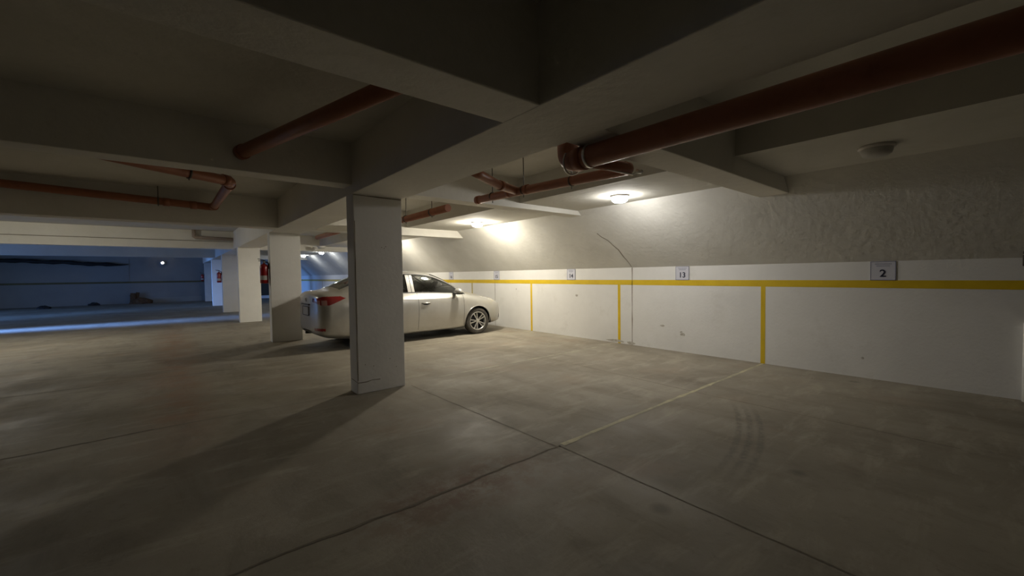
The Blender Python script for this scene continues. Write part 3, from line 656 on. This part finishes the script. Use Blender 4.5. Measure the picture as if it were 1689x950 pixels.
for (k, sd), lst in bm_all.items():
    bm = bmesh.new(); cache = {}; mats = []
    def vert(s, i, j):
        y, z = grid[i][j]
        if abs(y) < 1e-5: s = 0
        key = (s, i, j)
        if key not in cache:
            x = FX(CX[i])
            if y > 0.55 and z < 0.8:                       # true the wheel-arch edge to a circle
                for xw in (FW, RW):
                    d = math.hypot(x-xw, z-ZW)
                    if abs(d-AR) < 0.0135: x, z = xw+(x-xw)*AR/d, ZW+(z-ZW)*AR/d
            inset = 0.004 if k in ('front_side_glass', 'rear_side_glass') else 0
            cache[key] = bm.verts.new((x, (s or 1)*(y-inset), z))
        return cache[key]
    for kind, faces in lst:
        mn = MATN[kind]
        if mn not in mats: mats.append(mn)
        for (s, i, j) in faces:
            vs = [vert(s, i, j), vert(s, i+1, j), vert(s, i+1, j+1), vert(s, i, j+1)]
            if s > 0: vs = vs[::-1]
            u = []
            for v_ in vs:
                if v_ not in u: u.append(v_)
            if len(u) > 2:
                try: f = bm.faces.new(u); f.material_index = mats.index(mn); f.smooth = True
                except ValueError: pass
    if k == 'body':                                       # close front and rear ends, double skin at openings
        for i in (0, len(CX)-1):
            lp = []
            for s in (1, -1):
                ids = range(len(CV)) if s > 0 else range(len(CV)-1, -1, -1)
                for j in ids:
                    v_ = vert(s, i, j)
                    if v_ not in lp: lp.append(v_)
            try: f = bm.faces.new(lp); f.smooth = False
            except ValueError: pass
        bmesh.ops.recalc_face_normals(bm, faces=bm.faces[:])
    o = obj(k, bm, [M[m] for m in mats], car)
    if k in LAB: o['label'] = LAB[k]
    made[(k, sd)] = o
def side_y(x, z):
    i = min(range(len(CX)), key=lambda q: abs(FX(CX[q])-x)); c = grid[i]
    js = [j for j in range(len(CV)) if 1.2 < CV[j] < 6]; j = min(js, key=lambda q: abs(c[q][1]-z)); return c[j][0]
for xw in (FW, RW):
    for s in (-1, 1):
        P = []
        for i in range(41):
            a = PI*1.10*i/40-0.05*PI; x, z = xw+math.cos(a)*(AR+0.002), ZW+math.sin(a)*(AR+0.002); P.append((x, s*(side_y(x, z)-0.004), z))
        P = [(p[0], (P[max(k-1, 0)][1]+p[1]+P[min(k+1, 40)][1])/3, p[2]) for k, p in enumerate(P)]
        bm = bmesh.new(); tube(bm, P, 0.010, 8); obj('arch_lip', bm, M['paint'], car)
# arch liners, cabin liner and interior
for xw in (FW, RW):
    for s in (-1, 1):
        bm = bmesh.new(); n = 24; A = []
        for i in range(n+1):
            a = PI*1.12*i/n-0.06*PI; A.append([bm.verts.new((xw+math.cos(a)*(AR+0.012), s*yy, ZW+math.sin(a)*(AR+0.012))) for yy in (0.50, 0.835)])
        for a, b in zip(A, A[1:]): bm.faces.new((a[0], b[0], b[1], a[1]))
        c = bm.verts.new((xw, s*0.50, ZW))
        for a, b in zip(A, A[1:]): bm.faces.new((a[0], c, b[0]))
        obj('wheel_arch_liner', bm, M['trim_black'], car)
bm = bmesh.new(); box(bm, 0.75, 3.25, -0.68, 0.68, 0.28, 0.34); box(bm, 3.0, 3.3, -0.68, 0.68, 0.34, 0.93, bev=0.05); box(bm, 0.62, 0.95, -0.62, 0.62, 0.34, 0.98, bev=0.03)
box(bm, 1.0, 3.15, -0.74, -0.70, 0.34, 0.90); box(bm, 1.0, 3.15, 0.70, 0.74, 0.34, 0.90)
obj('cabin_trim', bm, M['trim_black'], car)
for sx_, sy_ in ((2.15, -0.36), (2.15, 0.36)):
    bm = bmesh.new(); box(bm, sx_-0.05, sx_+0.48, sy_-0.24, sy_+0.24, 0.34, 0.60, bev=0.05)
    vs0 = len(bm.verts); box(bm, sx_-0.14, sx_, sy_-0.24, sy_+0.24, 0.55, 1.08, bev=0.04); box(bm, sx_-0.14, sx_-0.05, sy_-0.13, sy_+0.13, 1.12, 1.30, bev=0.03); box(bm, sx_-0.11, sx_-0.08, sy_-0.06, sy_+0.06, 1.06, 1.14)
    obj('seat', bm, M['seat'], car)
bm = bmesh.new(); box(bm, 1.1, 1.6, -0.62, 0.62, 0.34, 0.60, bev=0.05); box(bm, 0.98, 1.12, -0.62, 0.62, 0.55, 1.05, bev=0.04); obj('rear_seat', bm, M['seat'], car)
bm = bmesh.new(); tube(bm, [(2.86+0.05*math.sin(a), 0.36+0.18*math.cos(a), 0.93+0.16*math.sin(a)) for a in [2*PI*i/20 for i in range(21)]], 0.014, 8); tube(bm, [(2.86, 0.36, 0.93), (3.1, 0.36, 0.85)], 0.03, 8); obj('steering_wheel', bm, M['trim_black'], car)
# mirrors, handles, plate, badge, character line
for s in (-1, 1):
    bm = bmesh.new(); bmesh.ops.create_uvsphere(bm, u_segments=20, v_segments=12, radius=1)
    for v in bm.verts:
        c = v.co; f = 1-0.25*max(0, -c.x)
        v.co = Vector((3.00+c.x*0.085, s*0.945+c.y*0.115*f, 1.005+(c.z if c.z > -0.35 else -0.35-(abs(c.z)-0.35)*0.4)*0.075))
    mo = obj('wing_mirror', bm, M['paint'], car, True)
    bm = bmesh.new(); box(bm, 2.95, 3.04, min(s*0.78, s*0.93), max(s*0.78, s*0.93), 0.945, 0.985, bev=0.012); box(bm, 2.93, 3.07, min(s*0.87, s*1.03), max(s*0.87, s*1.03), 0.945, 0.978, bev=0.012); obj('mirror_foot', bm, M['trim_black'], mo)
    for hx, dn in ((2.26, 'front_door'), (1.42, 'rear_door')):
        bm = bmesh.new(); tube(bm, [(hx-0.10, s*0.853, 0.785), (hx-0.07, s*0.885, 0.79), (hx, s*0.893, 0.792), (hx+0.07, s*0.885, 0.79), (hx+0.10, s*0.853, 0.785)], 0.013, 8)
        h_ = obj('door_handle', bm, M['paint'], made[(dn, s)])
        bm = bmesh.new(); n = 14; c = bm.verts.new((hx, s*0.8595, 0.778)); rg = [bm.verts.new((hx+0.085*math.cos(2*PI*i/n), s*0.862, 0.775+0.028*math.sin(2*PI*i/n))) for i in range(n)]
        for i in range(n): bm.faces.new((c, rg[i], rg[(i+1) % n]))
        obj('handle_recess', bm, M['trim_black'], made[(dn, s)])
bm = bmesh.new(); box(bm, XR-0.014, XR+0.004, -0.20, 0.20, 0.64, 0.80, bev=0.004); box(bm, XR-0.018, XR-0.012, -0.215, 0.215, 0.63, 0.645, 1); box(bm, XR-0.018, XR-0.012, -0.215, 0.215, 0.795, 0.81, 1); box(bm, XR-0.018, XR-0.012, -0.215, -0.20, 0.63, 0.81, 1); box(bm, XR-0.018, XR-0.012, 0.20, 0.215, 0.63, 0.81, 1)
obj('number_plate', bm, [M['white_label'], M['trim_black']], car)
bm = bmesh.new(); box(bm, XR-0.03, XR+0.003, -0.27, 0.27, 0.835, 0.86, bev=0.006); obj('boot_garnish', bm, M['trim_black'], car)
bm = bmesh.new()
for R_, r_ in (((0.055, 0.036), 0.006), ((0.022, 0.034), 0.005)): tube(bm, [(XR-0.004, R_[0]*math.cos(a), 0.93+R_[1]*math.sin(a)) for a in [2*PI*i/24 for i in range(25)]], r_, 6)
obj('badge', bm, M['chrome'], car)
bm = bmesh.new(); tube(bm, [(XR+0.09, 0.5, 0.24), (0.45, 0.5, 0.23)], 0.028, 12); box(bm, XR+0.28, 0.8, -0.45, 0.45, 0.20, 0.25, bev=0.02); obj('exhaust', bm, M['trim_black'], car)
# wheels
def make_wheel():
    root = empty('wheel'); R, w = 0.305, 0.092
    bm = bmesh.new(); lathe(bm, [(0.205, -w+0.01), (0.235, -w-0.002), (0.275, -w), (0.295, -w+0.012), (R, -w+0.035), (R, w-0.035), (0.295, w-0.012), (0.275, w), (0.235, w+0.002), (0.205, w-0.01), (0.205, -w+0.01)], 56, 'Y')
    for r_ in (-0.035, 0, 0.035): lathe(bm, [(R+0.0012, r_-0.006), (R+0.0012, r_+0.006)], 56, 'Y')
    obj('tyre', bm, M['tyre'], root)
    bm = bmesh.new(); lathe(bm, [(0.214, -w+0.004), (0.206, -w-0.002), (0.196, -w+0.004), (0.188, -w+0.03), (0.185, w-0.02)], 48, 'Y')
    lathe(bm, [(0, -w+0.008), (0.032, -w+0.010), (0.045, -w+0.018), (0.05, -w+0.05), (0, -w+0.05)], 24, 'Y')
    for k in range(10):
        a = 2*PI*k/10+(0.11 if k % 2 else -0.11); ca, sa = math.cos(a), math.sin(a)
        def P_(r, t, y): return (r*ca-t*sa, y, r*sa+t*ca)
        A = [P_(0.035, -0.010, -w+0.016), P_(0.035, 0.010, -w+0.016), P_(0.035, 0.010, -w+0.035), P_(0.035, -0.010, -w+0.035)]
        B = [P_(0.198, -0.013, -w+0.006), P_(0.198, 0.013, -w+0.006), P_(0.198, 0.013, -w+0.03), P_(0.198, -0.013, -w+0.03)]
        va = [bm.verts.new(p) for p in A]; vb = [bm.verts.new(p) for p in B]
        for i in range(4): bm.faces.new((va[i], va[(i+1) % 4], vb[(i+1) % 4], vb[i]))
    bmesh.ops.recalc_face_normals(bm, faces=bm.faces[:])
    obj('rim', bm, M['rim'], root)
    bm = bmesh.new(); lathe(bm, [(0, -0.02), (0.186, -0.02), (0.186, -0.01), (0, -0.01)], 32, 'Y'); obj('brake_disc', bm, M['trim_black'], root)
    return root
w0 = make_wheel(); w0.parent = car; w0.location = (FW, -0.865+0.115, ZW); w0.rotation_euler = (0, 0.3, math.radians(-4))
for x, s in ((FW, 1), (RW, -1), (RW, 1)):
    c = w0.copy(); COL.objects.link(c); c.parent = car
    for ch in list(w0.children): d = ch.copy(); COL.objects.link(d); d.parent = c
    c.location = (x, s*(0.865-0.115), ZW); c.rotation_euler = (0, 0.2, 0 if s < 0 else PI)
